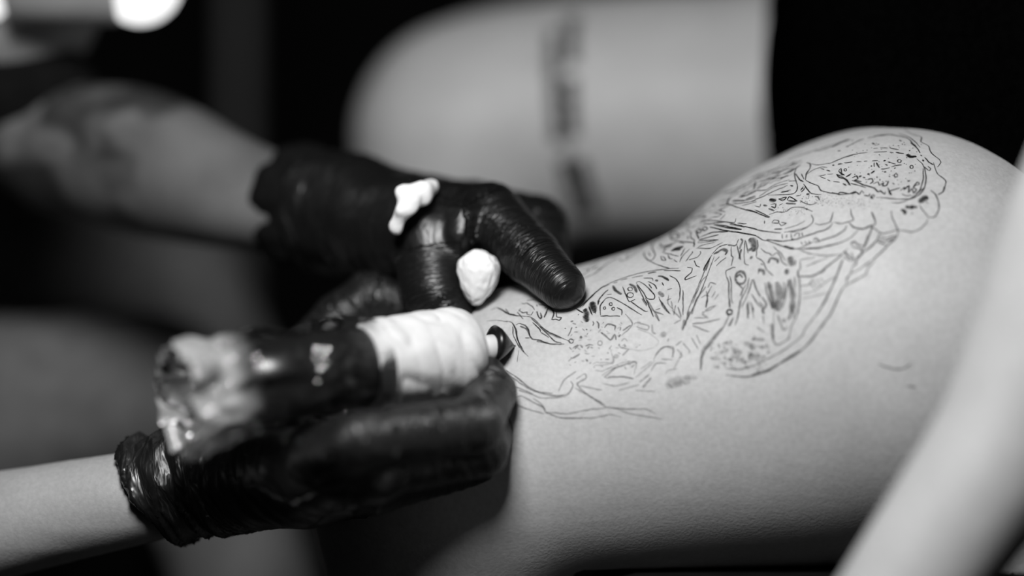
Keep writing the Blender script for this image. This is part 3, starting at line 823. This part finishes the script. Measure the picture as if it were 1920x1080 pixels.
# each line: points; w = width, d = density, o = ring (centre, radii)
DRAW = {
'A': '''310,500 400,440 390,410 320,430;330,530 470,470 600,370 690,310 790,280;400,400 580,290 620,310;430,420 520,360;460,410 580,400;690,310 730,280 770,270
780,290 790,320 870,290 860,260 880,210 920,160 1060,90 1150,50;870,250 1060,150;870,290 1060,170;820,100 1020,40;1000,70 1050,60
330,860 400,780 560,630 780,530 1060,450 1370,405 1480,400;300,870 410,760 550,640 650,595 w2.4;700,580 750,565 w2.4;780,545 870,525;920,515 1050,490;1110,465 1210,445 w2.4;1300,430 1500,430
250,880 340,935;350,890 380,940 370,1000 390,1040 w6 d.6;410,860 450,960;440,800 460,870 480,930 w7.5 d.72;520,830 530,770 600,690 640,660 w2;620,715 680,710
690,610 730,670 795,715 w4.5 d.7;545,960 540,850 600,770 660,750 760,790 1040,960;545,970 780,970;o670,830 18,18;o595,875 14,14;o700,885 18,18;740,870 800,900 800,960
810,620 850,720 890,800 960,770;o900,650 30,25;o900,720 40,30;890,590 950,620 980,690 w4 d.7;910,800 1070,910 1110,910
970,570 1010,560 1090,610 1190,720 1180,770 1100,760 1050,680 970,580;980,600 1060,760 1100,840;1080,750 1180,980;1110,560 1190,600 1220,650;1120,590 1160,640;1060,520 1160,520 1170,550;1200,540 1230,555 w5;1230,495 1290,500 1360,550 w3.5;1280,570 1300,610
1370,490 1450,530 1490,620 1490,750 1470,810;1530,660 1530,960;1240,680 1300,740 w6 d.45;1240,740 1290,860 1380,950 d.5;1340,660 1400,640 d.5;1200,900 1260,880 d.5;1190,960 1250,1030 d.5;1360,720 1350,820 1420,900 d.4;1440,840 1420,960 d.4;1330,780 1390,760 d.4
1050,250 1080,200;1070,220 1070,260 1120,310 1170,300 1200,240 1160,160 1180,120 1250,50 1330,20;1120,210 1130,250 1150,250;1120,310 1200,350 1290,380 1380,405
1250,100 1270,140 1370,120;1290,220 1330,160 1400,110;1300,215 1480,260;1390,200 1450,160 1530,150 w7 d.85;1410,180 1500,180 w6 d.85;1260,260 1280,300 1330,310 1300,270 1260,260;1350,240 1370,290 1410,290;1420,300 1460,330;1500,260 1550,160;1490,330 1520,260 1610,170
o1430,20 45,40;1440,80 1660,100 1660,150;1560,320 1640,220 1640,200;1600,300 1700,270 1740,220 1730,200;1580,390 1640,400 1630,450 1560,510 1560,540 1690,490;1660,310 1690,370 1730,390
1560,1080 1600,880 1700,640 1860,260 d.6;1580,1020 1740,680 1850,400 1900,260 d.6;1640,820 1750,560 1830,480 d.5;1630,950 1700,760 1800,620 w3 d.4;1800,870 1830,680 d.5;1770,420 1850,280''',
'B': '''190,180 160,100;o200,85 30,26;o270,55 28,18;210,160 350,100 540,90;190,190 430,130;190,230 430,190;160,290 330,290 480,220;180,290 210,265 400,210
320,35 480,75 560,85 d.7;370,10 520,45 700,70 w2.4 d.75;560,5 740,40;620,95 750,120 870,140 960,195 1000,200 1150,250 1290,300;740,30 960,85 1170,110 w2.2;1090,65 1180,60;1280,105 1400,80 1500,30;1000,185 1200,205 1350,185 1500,130 1700,70 1770,10;1290,300 1390,290 1560,210;1640,200 1800,150 1900,100;1390,295 1600,295 1900,220;1380,300 1500,350 1720,380 1880,360
1185,120 1190,180;1240,125 1240,165 w3;1290,120 1300,180;1330,150 1350,120 1390,110 1390,160;1420,100 1430,150;1290,185 1330,185 w4;1200,270 1300,295 w4
1410,210 1430,250;1450,205 1480,240;1500,200 1520,235;1560,190 1590,170 1640,210 w3;1570,220 1640,205
640,240 670,180;650,260 690,430 w2.6;680,300 715,200 690,180 w3;745,190 735,300 740,470 790,490;750,200 780,350;790,180 850,220 850,330 w9 d.6;890,190 900,260 880,330 880,400;800,290 810,320 w7 d.5;810,390 830,410 w5;700,300 670,420 w3
540,250 620,260 650,240 w3;580,270 580,380 600,400 580,500;350,360 440,270 540,240;370,360 430,330 480,300 530,330 510,370 w5 d.6;350,370 270,500 250,560 w2.5;330,400 280,560;400,500 460,440 520,400;380,450 440,390
520,620 520,560 600,520 630,520;520,620 550,700 550,850 560,960;560,620 580,700 580,900 600,950;o690,640 65,75 w4;640,700 720,770 760,720;720,770 690,860 w3;790,640 770,760 700,900 660,1080;830,660 790,800 700,1000;640,640 680,600 720,640 w3
880,400 960,450 1000,540 1080,620;930,470 960,490;900,540 960,560 970,610 w5 d.5;900,600 910,540
930,290 990,340 1030,350 1070,380 1120,340 1160,380 1190,460 1250,500;1080,270 1180,360 1220,440;1020,470 1050,410 1130,430 1130,470 w4
1270,390 1310,500 w8 d.5;1350,430 1340,500;1400,440 1400,540 1370,560 1370,640;1230,540 1250,600 w6 d.55
1020,690 1050,800 1070,930 1080,1010 w7 d.5;1120,690 1160,830 1140,960 1130,1040 w11 d.45;1270,660 1310,830 1310,950 1300,1060 w8 d.45;1330,620 1350,760;1380,560 1400,800 1390,960 1370,1080;1200,690 1220,790 1190,900;980,700 1010,850 1070,1010;840,660 880,780 930,870 w3;820,830 900,960 940,990;1250,700 1220,900 1180,1010
950,870 1000,960 950,1030 960,1070 w3;780,920 790,1080;810,930 850,1040;o560,1045 30,25
1390,430 1560,400 1570,380 d.4;1470,505 1600,450 1730,400 d.45;1400,630 1530,620 1660,560 1900,370;1640,600 1700,540;1400,740 1500,720 1560,650 d.4;1510,700 1570,770 d.35;1550,670 1610,760 d.35;1590,650 1650,740 d.35;1640,640 1690,700 d.35;1690,700 1820,630 d.4;1430,830 1560,800 1700,700 d.35;1430,890 1600,850 1720,820 d.3
1600,1080 1720,880 1820,640 1900,430;1760,1080 1860,860 1900,770
300,760 330,700 400,720 d.4;280,800 300,900 270,990 d.45;350,740 300,830 d.4;390,800 350,880 d.35;430,830 380,900 d.3;220,880 270,850 320,860 d.35;250,1050 330,1020 400,970 d.4''',
'C': '''1180,530 1110,610 1080,680 1090,760 1120,850 1110,920 1060,960 900,975 720,980;1090,690 1150,770 1200,800 w2.2;1240,540 1290,560 1290,620 1240,690 1230,780 w2.2;1170,690 1210,770;1240,700 1330,640 1450,600 1520,610;1230,780 1330,830 1400,860 1440,920 1560,950 1700,970 1870,960 w2;1200,830 1250,900 1310,960 1440,975;1310,560 1400,575 1590,540 1760,470 1870,440
1660,570 1730,555;1760,550 1860,530;1430,620 1480,635;1510,645 1560,660 w2.4;1400,725 1500,705;1520,700 1600,690;1420,730 1500,760;1520,770 1560,790;1600,797 1690,805;1730,825 1780,850 w3;1650,700 1760,760 1830,850 w2.4;1680,660 1720,710 1750,700;1797,713 1806,718 w9 d.95
1000,720 900,750 700,760;1010,770 830,830 690,910 560,920 450,980;990,820 800,870 600,1000 w2;990,850 820,920 650,1000 500,1060 w2;1060,860 1020,850 w3;1030,910 900,940 1000,930;760,690 1000,630 1100,590 w2.4;720,750 880,700;530,900 550,800 w2.6;380,880 520,840;600,870 640,830;330,1000 450,980;410,1040 560,1000;850,760 1000,710;160,1080 210,1000;250,1050 400,1050;300,900 500,800 w5 d.3;500,740 900,600 w6 d.3;1000,500 1400,360 1800,230 w5 d.3;1340,400 1600,320 1820,220 w4 d.4;200,960 420,880 w4 d.3;620,800 900,710 w2.4
740,1040 830,1060 w6;860,1030 920,1060 970,1010 900,1020;980,1050 1010,1000 1100,1060 990,1060;1160,920 1200,860;1170,940 1230,870;1240,960 1280,970 w4;1000,790 1090,790;1100,990 1160,985;1660,380 1700,380 w4;1780,330 1800,320 w4''',
'D': '''980,90 1060,150 1190,190 1210,210 1200,260 1300,320 1340,410 1440,490 1470,540 1420,600;1370,540 1390,620 1430,700 1500,750 1540,800 1500,930 1430,980;1330,910 1400,980 1440,1070
480,210 620,180 760,165 880,180 1010,210 1110,300 1190,410 w2.6;900,150 1020,190 1110,250 1190,340;1060,270 1130,330 w2.4;0,330 120,270 250,230 w5 d.4;200,330 330,260 430,220 w3 d.6;560,190 700,160 830,165 w4 d.5
0,540 140,480 300,430 480,405;560,400 740,395;780,400 830,410 w2.4;860,405 970,420 w3;560,350 620,345;650,343 750,345 w2.2;780,345 900,370 w2.4;1010,430 1060,462 1140,458 w6.5 d.95;1140,490 1220,560 1250,620 1270,750 1250,870 1180,970 1060,1030 850,1030 600,1010;1230,620 1230,760 1190,900 1130,970;1250,470 1310,540 1370,570 w2.4;1250,600 1310,650 1330,620 1290,590
80,560 130,550;160,545 270,530;330,530 400,527;430,524 480,520;540,520 620,515 w2.2;570,540 570,600 w2.2;600,540 640,610 w2.4;660,628 700,630 780,610;800,600 860,580 940,575 w2.2;750,530 860,560 w2.2
90,660 120,620 130,690 170,710 90,660;o180,640 18,16;215,710 228,722 w9 d.95;270,745 330,720 350,760 300,780 400,800 w2.4;270,780 420,840 560,880 620,930 w2.2;60,700 100,740 190,770 250,850 w2.2;250,820 460,880
480,770 540,760 550,800 510,830 w2.4;560,830 620,800 640,850 700,810 680,860 740,850 760,790 720,800 w2;580,900 620,940 650,920 710,970 720,930 w2.2;750,880 800,980 770,930 860,900 920,880 w2;920,920 980,870 970,910 1040,850 1030,950 1080,890 1100,960 1140,900 1100,880 1150,800 1180,830 1100,860 w2;820,830 840,820 w4;940,960 1000,990 1080,980;540,665 560,675 w8 d.9;640,770 655,770 w4;600,735 615,735 w3.6;370,720 390,735 w5;425,750 440,735 w5;480,690 505,705 w3.4;300,700 318,700 w3.4;460,805 470,810 w3;1030,780 1045,795 w5 d.6
o910,520 25,22;o860,715 25,22;o1075,600 22,22;0,940 80,960 110,940 230,960 320,940 370,970 400,920 430,960 w2;250,955 330,935 w4.5;430,980 500,990 510,960 w2;520,1010 570,1000 560,970 520,1010 560,1030 w2
1180,1070 1240,1010 1300,1010 w7 d.55;545,275 570,295 w3.6;910,235 935,255 w3;820,310 832,312 w3.6;890,315 905,313 w3;1040,375 1055,380 w3;700,510 718,520 w5;725,575 742,565 w5;765,535 785,540 w3;840,615 855,620 w3.4;705,675 730,660 w3.4;770,735 785,725 w3;940,290 960,295 w2.6;410,385 430,380;460,375 485,370;330,410 340,405 w3;10,570 25,585 w3.6;620,290 635,298 w2.6;1085,345 1095,350 w2.6;990,755 1000,760 w2.6;1225,500 1235,525 w2.6;1190,440 1215,455 w2.4''',
'E': '''160,320 240,290 300,310 390,370 480,400 600,410 720,420 800,470 900,570 1000,640 1100,690 1270,760;250,290 400,360 540,410 w2.2;370,300 430,380;740,440 860,550 1000,690 1080,770 1180,800;760,500 870,600 880,640;880,640 1000,720;860,560 1000,650 1180,730 w3.4 d.4
540,350 600,420 630,450;560,340 590,300;600,220 640,230 680,220 760,270 790,320;570,330 620,360 680,350 680,380 740,390 770,340 w2;820,240 830,270;820,340 850,420 880,450 890,420 870,360 w2.2;990,280 960,350 930,430 w2.2;680,180 800,180 950,230 1030,300 1070,370 1040,460 1090,455 1150,470 1175,430 1110,420 1100,340 w2;850,240 960,260 1060,290;760,155 880,155;945,285 955,295 w3.6
380,480 460,500 510,590 540,720 600,890 700,990;480,520 530,620 540,740 640,930;470,560 490,700 570,870;520,540 560,515 650,540 700,600 720,690 760,740 870,760 960,800 1080,815 1220,815 w2;650,725 720,725;580,550 680,600 720,680 w3 d.5;820,770 1000,800 w3 d.5;1270,760 1310,790;o1320,770 32,30;560,900 540,1070 w1.1 d.5;440,930 440,1030 w1.1 d.4;410,950 410,1050 w1.1 d.4;100,480 240,470 400,490 w1.4''',
'F': '''1010,380 1060,260 1100,150 w2.6 d.5;1010,370 1040,250 w4;860,180 760,30;530,0 590,90 d.5;590,10 680,150 790,190 d.5;680,150 740,270 d.45;740,10 860,180 d.45;1000,220 960,100 d.45;1130,300 1250,290 1460,240 d.42;1130,320 1340,400;1150,230 1290,230;1260,150 1260,190 1320,230 w3.6;1280,140 1400,80;1300,110 1310,0 d.5;1000,250 910,300
1230,850 1240,720 1280,620 1400,470 1500,340 1560,220 1550,180 w3.4;1570,0 1580,110 d.5;o1580,165 35,32 w2.6;1620,220 1580,330 w3;1280,600 1380,520 w5 d.2;1700,10 1670,250;1780,50 1800,240;1850,100 1860,150 w3
760,720 900,730;690,680 750,600 830,570 900,600 900,700 w2.6;950,600 1010,680 980,710;1020,530 1100,620 1090,650;930,560 1010,500;640,860 700,770 820,770;500,1000 620,900;380,600 300,680;540,1060 640,940 w3;180,840 440,750 460,780;130,930 300,930 430,950;80,940 220,820;890,140 960,200 1000,240;880,30 900,120;1120,460 1200,600;1180,430 1230,540''',
'G': '''390,910 640,930 880,860 1080,740 1280,620 1400,500 1540,310 1640,180 1720,10 w2.8 d.52;390,830 560,840 740,790 900,710 1080,610 1280,460 1340,350 1450,210 1530,100 1590,10;700,905 880,860 1010,780 w4 d.35;1100,730 1280,615 w3.4 d.4
960,150 950,480 1000,550 1130,480 1160,350 1230,200 1260,20;1000,190 1060,350 1080,380 1120,330 w2.6;1070,240 1090,280 w5;1130,250 1180,130 w3;1000,20 980,130 w3;940,20 960,130 w3;830,200 840,300;640,60 650,240;700,100 720,240;850,180 820,120 830,70 w2.6;780,40 820,80;550,150 500,320;470,240 420,330 w3;430,30 430,110 w2.6;o430,160 32,30 w2.6;340,350 230,470 110,630 90,850 w4 d.3;740,440 700,500;760,340 850,400;930,300 950,480 w4 d.35;1160,40 1150,250;1210,40 1190,240;680,540 740,600 w7 d.25;480,600 560,680 w10 d.2;600,520 690,560 w6 d.25;800,580 900,560 w5 d.25;650,690 790,680 w7 d.25;330,630 420,620 w5 d.22;560,740 640,760 w6 d.22;380,540 470,520 w7 d.2;700,480 850,490 w4 d.3;880,630 900,650 w5 d.25;240,690 330,730 w5 d.18''',
'H': '''140,260 240,330 340,410 430,460 560,490 690,480 740,400 720,360 d.48;160,300 300,400 400,450 560,470 d.42;610,450 660,350 770,270;200,400 330,450 450,510 680,500;200,520 270,490 370,540 480,600 500,640 640,690 870,690;210,560 330,610 480,650;770,340 850,290 860,330 780,380 820,440 950,530 1040,590 1250,610 1400,610 1480,650 d.38;760,420 880,490 1030,570;800,400 1000,440 d.28;500,640 700,650 850,620 1040,600;1120,600 1250,650 1550,700 d.28;620,690 900,690 1080,660 1180,680 d.28;250,440 380,480;380,510 450,560 490,620
1000,310 1090,250 1200,210 1310,190 1290,300 d.24;1030,330 1190,320 1290,340 d.26;930,220 1100,200 1110,130 d.22;940,260 1000,270 1090,230 d.22;1000,380 1130,400 1250,370 d.26;1350,250 1450,180 d.2;1300,330 1420,230 1480,170 d.2;1580,410 1650,360 1800,350 w12 d.2;1640,400 1720,380 w9 d.2;1300,440 1480,450 d.24;1150,440 1340,390 d.22;1570,300 1600,260 1680,250 d.2;1650,250 1700,150 1720,90 d.2;1590,380 1640,420 d.3;1700,340 1760,390 d.25;1740,320 1860,330 w6 d.16''',
'I': '''300,800 600,690 760,630 w4 d.5;610,690 770,630 w4.5 d.85;780,540 1080,480 1150,440 w4 d.45;1200,360 1400,260 1700,150 1900,30 w5 d.3;800,680 920,640 1150,600;880,680 900,710 w2.6;770,780 900,720 w2.4;820,780 920,740 w2.4;850,810 920,770 w2.4;940,780 1000,750 w2.6;940,530 930,580 w2.4;1030,580 1090,540 w3.4;1000,510 1110,500 w2.6
1060,670 1280,670 1440,690 1580,700 1600,640;1120,710 1180,720 1440,690 w2.2;1270,735 1400,740 1560,780 1690,805 w2.4;1210,765 1400,810 1580,840 1900,890 w2;1480,700 1640,740 1920,800;1620,710 1760,720
990,820 1040,800 1080,830 1040,860 990,820;1080,790 1150,765 1180,800 1130,830 1080,800;1000,850 1050,940;1060,920 1250,850 1480,840;1050,960 1340,880;1030,1010 1060,970 1330,960;860,820 930,850 920,920 980,970 960,1060;690,980 980,1000;740,990 830,1020
610,890 640,860 720,860 750,890 730,940 640,950 610,890 w2;675,895 690,900 w4;790,850 820,880;880,900 880,950
1250,560 1390,570 1340,610 1250,620;1340,520 1440,540 w2.2;1350,520 1480,455;1360,450 1470,430 1500,430 1680,490 1920,550 w2.2;1470,420 1510,330 w3;1465,405 1475,425 w4.5;1360,660 1440,580;1100,630 1160,610 w4;1210,540 1214,548 w4;1190,480 1250,430 1290,470
1540,380 1740,370 1900,330;1560,420 1760,400 1900,370;1640,330 1780,290 1900,230;1690,450 1910,390;1760,340 1890,300 w2.2;1500,330 1700,230
0,970 170,930;140,970 200,960 w2.4;290,870 350,880 300,960;330,1060 380,960 520,880 w2.4;420,980 500,930 w4;460,1020 500,1060 620,1030;450,890 600,790;490,850 740,720;200,860 340,870;520,800 700,700 d.5;540,860 580,820 w2.4;380,930 460,890 w3''',
'J': '''340,420 440,385 570,385 680,320 800,305 900,335 990,375;970,420 1000,480 990,540 900,610 720,660 560,690;420,640 540,635;560,635 760,580 880,510 d.4;380,540 410,500 480,510 480,550 380,545;490,550 520,590 600,550 520,540;270,510 270,560
1020,550 1100,575 1250,530 1300,380;1290,540 1240,620 1050,690 850,760 560,820 300,800;1310,535 1420,555 1600,500 1570,420 1560,330;1540,540 1600,610 1760,630 1910,570;1500,580 1470,650 1330,740 1100,810;1680,650 1550,770 1380,850 1100,910 830,935
0,340 120,380 340,470 w2.2;120,350 240,400 350,460;800,210 850,240 960,275 1060,240;1020,150 1070,150 1090,200 w2.2;590,250 740,260 w2.8;610,200 640,150 760,220 610,205;480,190 590,160 570,200 480,190 w2.2;350,185 440,210 w4;360,270 440,260 430,320 370,300 w2.4;330,330 420,360 w3;120,290 200,310 210,260;490,280 540,250;250,280 310,290 w3.6;810,40 860,20;820,80 870,40;1870,380 1920,480
560,890 680,925 w3.4;660,925 710,925 w4''',
'K': '''590,380 650,520 650,570 560,590 450,640 330,610 260,540;600,600 620,620 720,690 800,705 970,650;890,360 900,470 960,580 990,680 950,780 830,890 640,1070;980,650 1220,680 1340,620 1420,530 1440,480;1310,270 1340,330 1450,460 1540,450 1600,350 1600,250 1560,130 1480,60
1030,350 1090,370 1090,420 w4.6 d.75;1100,310 1280,310 w5.5 d.7;1190,340 1210,280 w5 d.7;1195,400 1210,402 w4;1310,250 1380,190 1440,160 w6.5 d.6;1390,200 1450,265;1590,120 1660,80 1680,0;890,240 1000,245 1160,190 1260,120 1390,10
600,620 540,780 490,900 470,950 w2.2;590,600 610,625 w4.5;720,700 660,820 490,980;700,740 820,770 950,730;690,790 800,815 910,790 w2.4;680,820 820,880 w2.4
300,880 290,850 340,820 380,870 470,890 w2.4;300,890 340,915 440,940 450,1000 370,1070 w2.4;190,970 260,1060 w2.4''',
'L': '''1030,210 900,340 720,480 630,560 500,630 310,620;980,260 1090,360 1130,350 w2.4;980,330 1080,400 w2.4;1090,270 1130,380 1110,420 w3 d.4;1250,240 1240,300 1170,370 1160,440 1100,480 w2.6;1100,480 1090,560 1030,650 1010,750 930,850 830,1070 w2.2;1025,630 1030,655 w4;980,350 920,500 850,680 740,890 640,1070;1090,580 1210,520 1440,350 1640,160 1750,20;1440,350 1430,400 1330,520 1300,600 1120,700 1010,770 w2.4;1280,210 1290,150 1340,0;1250,290 1400,170 1470,80''',
'M': '''410,160 500,210 d.65;520,160 560,180 w7 d.6;560,220 570,350 w6.5 d.5;500,270 540,300;590,120 640,240 d.6;640,60 670,180 w9 d.6;690,140 690,230;730,100 730,30 760,50;650,340 670,370 650,410;710,340 740,380 740,450;320,350 360,335 w3;805,360 815,365 w3.4;230,455 250,445 w3;550,470 570,460 w3;615,475 625,480 w3.4;565,530 575,535 w3.4;465,570 490,595 w4;430,240 445,245 w3.4
340,430 320,490 280,560;370,500 430,500;400,425 405,440 w3;830,440 880,380 990,410 980,470 w2.4;780,510 820,540 920,620 980,530 w2.8;990,540 1000,620;1060,480 1070,430;1080,560 1200,450 1250,370 1140,230 d.35;1100,480 1220,400;1040,580 1070,540;1040,680 1080,740 1200,760 d.25;1080,640 1130,600 1170,640 d.25;1270,390 1300,360 1490,410 1470,470 1300,420 d.28;1540,390 1550,500 1600,530 w3 d.28;1700,500 1720,580 w8 d.25;1770,620 1795,625 w6 d.32;1600,720 1640,640 1500,520 1330,460 d.15;1200,760 1400,780 1580,730 d.14
1560,920 1620,820 1720,730 1850,720 1870,800 1830,890 d.25;350,750 430,690;380,760 440,700;470,700 500,740 w3;540,710 600,690 660,700;o760,670 35,35 d.3;340,900 460,830 w3;550,910 580,940 w3;530,820 600,830 d.3;1000,830 1010,900 w7 d.22;640,1000 700,960 940,960 950,880 920,760 d.2;860,1060 1100,960 1300,940 1320,980 d.2''',
'P': '''1647,683 1678,692 1694,691 1708,681 w2.2 d.5;1700,723 1717,726 w2.4 d.45''',
}
def catmull(P):
    P = [np.array(p, float) for p in P]
    if len(P) == 2:
        n = max(2, int(np.linalg.norm(P[1] - P[0]) / 3))
        return [P[0] + (P[1] - P[0]) * i / n for i in range(n + 1)]
    out = []
    Q = [2 * P[0] - P[1]] + P + [2 * P[-1] - P[-2]]
    for i in range(1, len(Q) - 2):
        a, b, c, d = Q[i - 1:i + 3]
        n = max(2, int(np.linalg.norm(c - b) / 2.6))
        for j in range(n):
            t = j / n
            m = .5 * ((2 * b) + (c - a) * t + (2 * a - 5 * b + 4 * c - d) * t * t + (3 * b - a - 3 * c + d) * t ** 3)
            s = b + (c - b) * t
            out.append(.62 * m + .38 * s)
    out.append(Q[-2]); return out
class Ink:
    def __init__(s): s.V, s.F, s.D = [], [], []
    def stroke(s, pts, w, d, seed=0, skinfn=None):
        run = []
        pts = catmull(pts)
        n = len(pts)
        if n > 2:
            wob = (noise3(np.array([[p[0] * .16, p[1] * .16, seed * .37] for p in pts])) - .5) * 1.1
        else: wob = np.zeros(n)
        for i, p in enumerate(pts):
            a, b = pts[max(i - 1, 0)], pts[min(i + 1, n - 1)]
            t = b - a; t = t / (np.linalg.norm(t) + 1e-9)
            q = p + np.array([-t[1], t[0]]) * wob[i]
            hit, no = (skinfn or on_skin)(q[0], q[1])
            if hit is None or abs(no.dot((hit - CAM).normalized())) < .06:
                s._flush(run, w, d, seed); run = []; continue
            run.append((hit, no))
        s._flush(run, w, d, seed)
    def _flush(s, run, w, d, seed):
        if len(run) < 2: return
        n = len(run); b0 = len(s.V)
        for i, (p, no) in enumerate(run):
            a, b = run[max(i - 1, 0)][0], run[min(i + 1, n - 1)][0]
            t = (b - a).normalized()
            side = no.cross(t).normalized()
            u = i / (n - 1)
            ww = w * .62 * .0002096 * (.72 + .5 * noise3(np.array([[i * .35, seed * 1.7, 2.0]]))[0]) * min(1, .55 + 3 * min(u, 1 - u))
            dd = d * 1.08 * (.8 + .4 * noise3(np.array([[i * .25, seed * 2.3, 8.0]]))[0])
            q = p + no * .00012
            s.V += [q - side * ww * 1.5, q - side * ww * .6, q + side * ww * .6, q + side * ww * 1.5]
            s.D += [0, dd, dd, 0]
        for i in range(n - 1):
            k = b0 + i * 4
            for j in range(3):
                s.F.append((k + j, k + j + 1, k + j + 5, k + j + 4))
    def build(s, name, parent):
        me = mesh(name, s.V, s.F)
        set_attr(me, 'ink_amount', s.D)
        return place(link(name, me, M_INK), parent)
ink = Ink()
sid = 0
for key, txt in DRAW.items():
    x0, y0, sc, w0, d0 = TILE[key]
    for st in txt.replace('\n', ';').split(';'):
        w, d, pts, ring = w0, d0, [], False
        for tok in st.split():
            if tok[0] == 'w': w = float(tok[1:])
            elif tok[0] == 'd': d = float(tok[1:])
            else:
                if tok[0] == 'o': ring = True; tok = tok[1:]
                x, y = tok.split(','); pts.append((float(x), float(y)))
        if ring:
            (cx, cy), (rx, ry) = pts
            pts = [(cx + rx * math.cos(a), cy + ry * math.sin(a)) for a in np.linspace(0, 2 * math.pi, 9)]
        sid += 1
        ink.stroke([(x0 + x / sc, y0 + y / sc) for x, y in pts], w, d, sid)
# stippling and the dense hatching that follows the upper edge of the thigh
r_ = random.Random(5)
def dot(x, y, w, d):
    a = r_.random() * 6.28
    ink.stroke([(x, y), (x + math.cos(a) * 1.6, y + math.sin(a) * 1.6)], w, d, r_.randint(0, 999))
for _ in range(150):
    x = r_.uniform(1535, 1655); dot(x, 379 + (x - 1595) * .06 + r_.gauss(0, 7), 1.6, r_.uniform(.2, .42))
for _ in range(40): dot(r_.uniform(1445, 1515), 394 + r_.gauss(0, 4), 1.4, .45)
for _ in range(26): dot(r_.uniform(1500, 1535), r_.uniform(366, 382), 1.6, .6)
for _ in range(70): dot(r_.uniform(1590, 1735), r_.uniform(262, 352), r_.uniform(1.4, 2.2), .7)
for _ in range(110):
    a = r_.uniform(0, 1); x = 1230 + 270 * a
    y0 = 455 - 158 * a - 10 * math.sin(a * 3.1)
    y = y0 + r_.uniform(-10, 26)
    L = r_.uniform(8, 28)
    ink.stroke([(x, y), (x + L * .5, y - L * .24 + r_.uniform(-1, 1)), (x + L, y - L * .5 + r_.uniform(-2, 2))], r_.uniform(1.4, 2.2), r_.uniform(.35, .75), r_.randint(0, 999))
for _ in range(90):
    x = r_.uniform(1330, 1440); y = r_.uniform(640, 690)
    L = r_.uniform(3, 11); a = r_.gauss(.3, .8)
    ink.stroke([(x, y), (x + L * math.cos(a), y + L * math.sin(a))], r_.uniform(2, 5), r_.uniform(.10, .24), r_.randint(0, 999))
for _ in range(60):
    x = r_.uniform(1060, 1200); y = r_.uniform(600, 690); L = r_.uniform(3, 8); a = r_.uniform(-1, 1)
    ink.stroke([(x, y), (x + L * math.cos(a), y + L * math.sin(a))], r_.uniform(1.6, 3), r_.uniform(.16, .34), r_.randint(0, 999))
t_ = ink.build('line_tattoo', client)
t_['label'] = 'unfinished black line tattoo on the near thigh'
# lettering, out of focus and not readable, across the far thigh
scr = Ink()
def axis_pt(v):
    ys = [30, 110, 240, 320, 410]; xs = [1052, 1050, 1056, 1073, 1098]
    x = float(np.interp(v, ys, xs)); return x
for (ya, yb, xo, wd, dd) in ((32, 115, 20, 16, 1.), (150, 255, 16, 15, .95), (300, 400, 18, 14, .9), (60, 265, -16, 13, .7), (255, 300, 0, 9, .15), (300, 405, -12, 15, .75)):
    v = ya
    while v < yb:
        x = axis_pt(v) + xo
        s = r_.uniform(.7, 1.1)
        scr.stroke([(x - wd * s, v), (x - wd * .2, v + 5), (x + wd * .3, v - 2), (x + wd * s, v + 4)], 7.5, dd, r_.randint(0, 999))
        if r_.random() < .6: scr.stroke([(x + r_.uniform(-wd, wd), v - 3), (x + r_.uniform(-wd, wd), v + 9)], 5, dd, r_.randint(0, 999))
        v += r_.uniform(7, 11)
t_ = scr.build('lettering_tattoo', client)
t_['label'] = 'blurred upright line of black lettering on the far thigh'
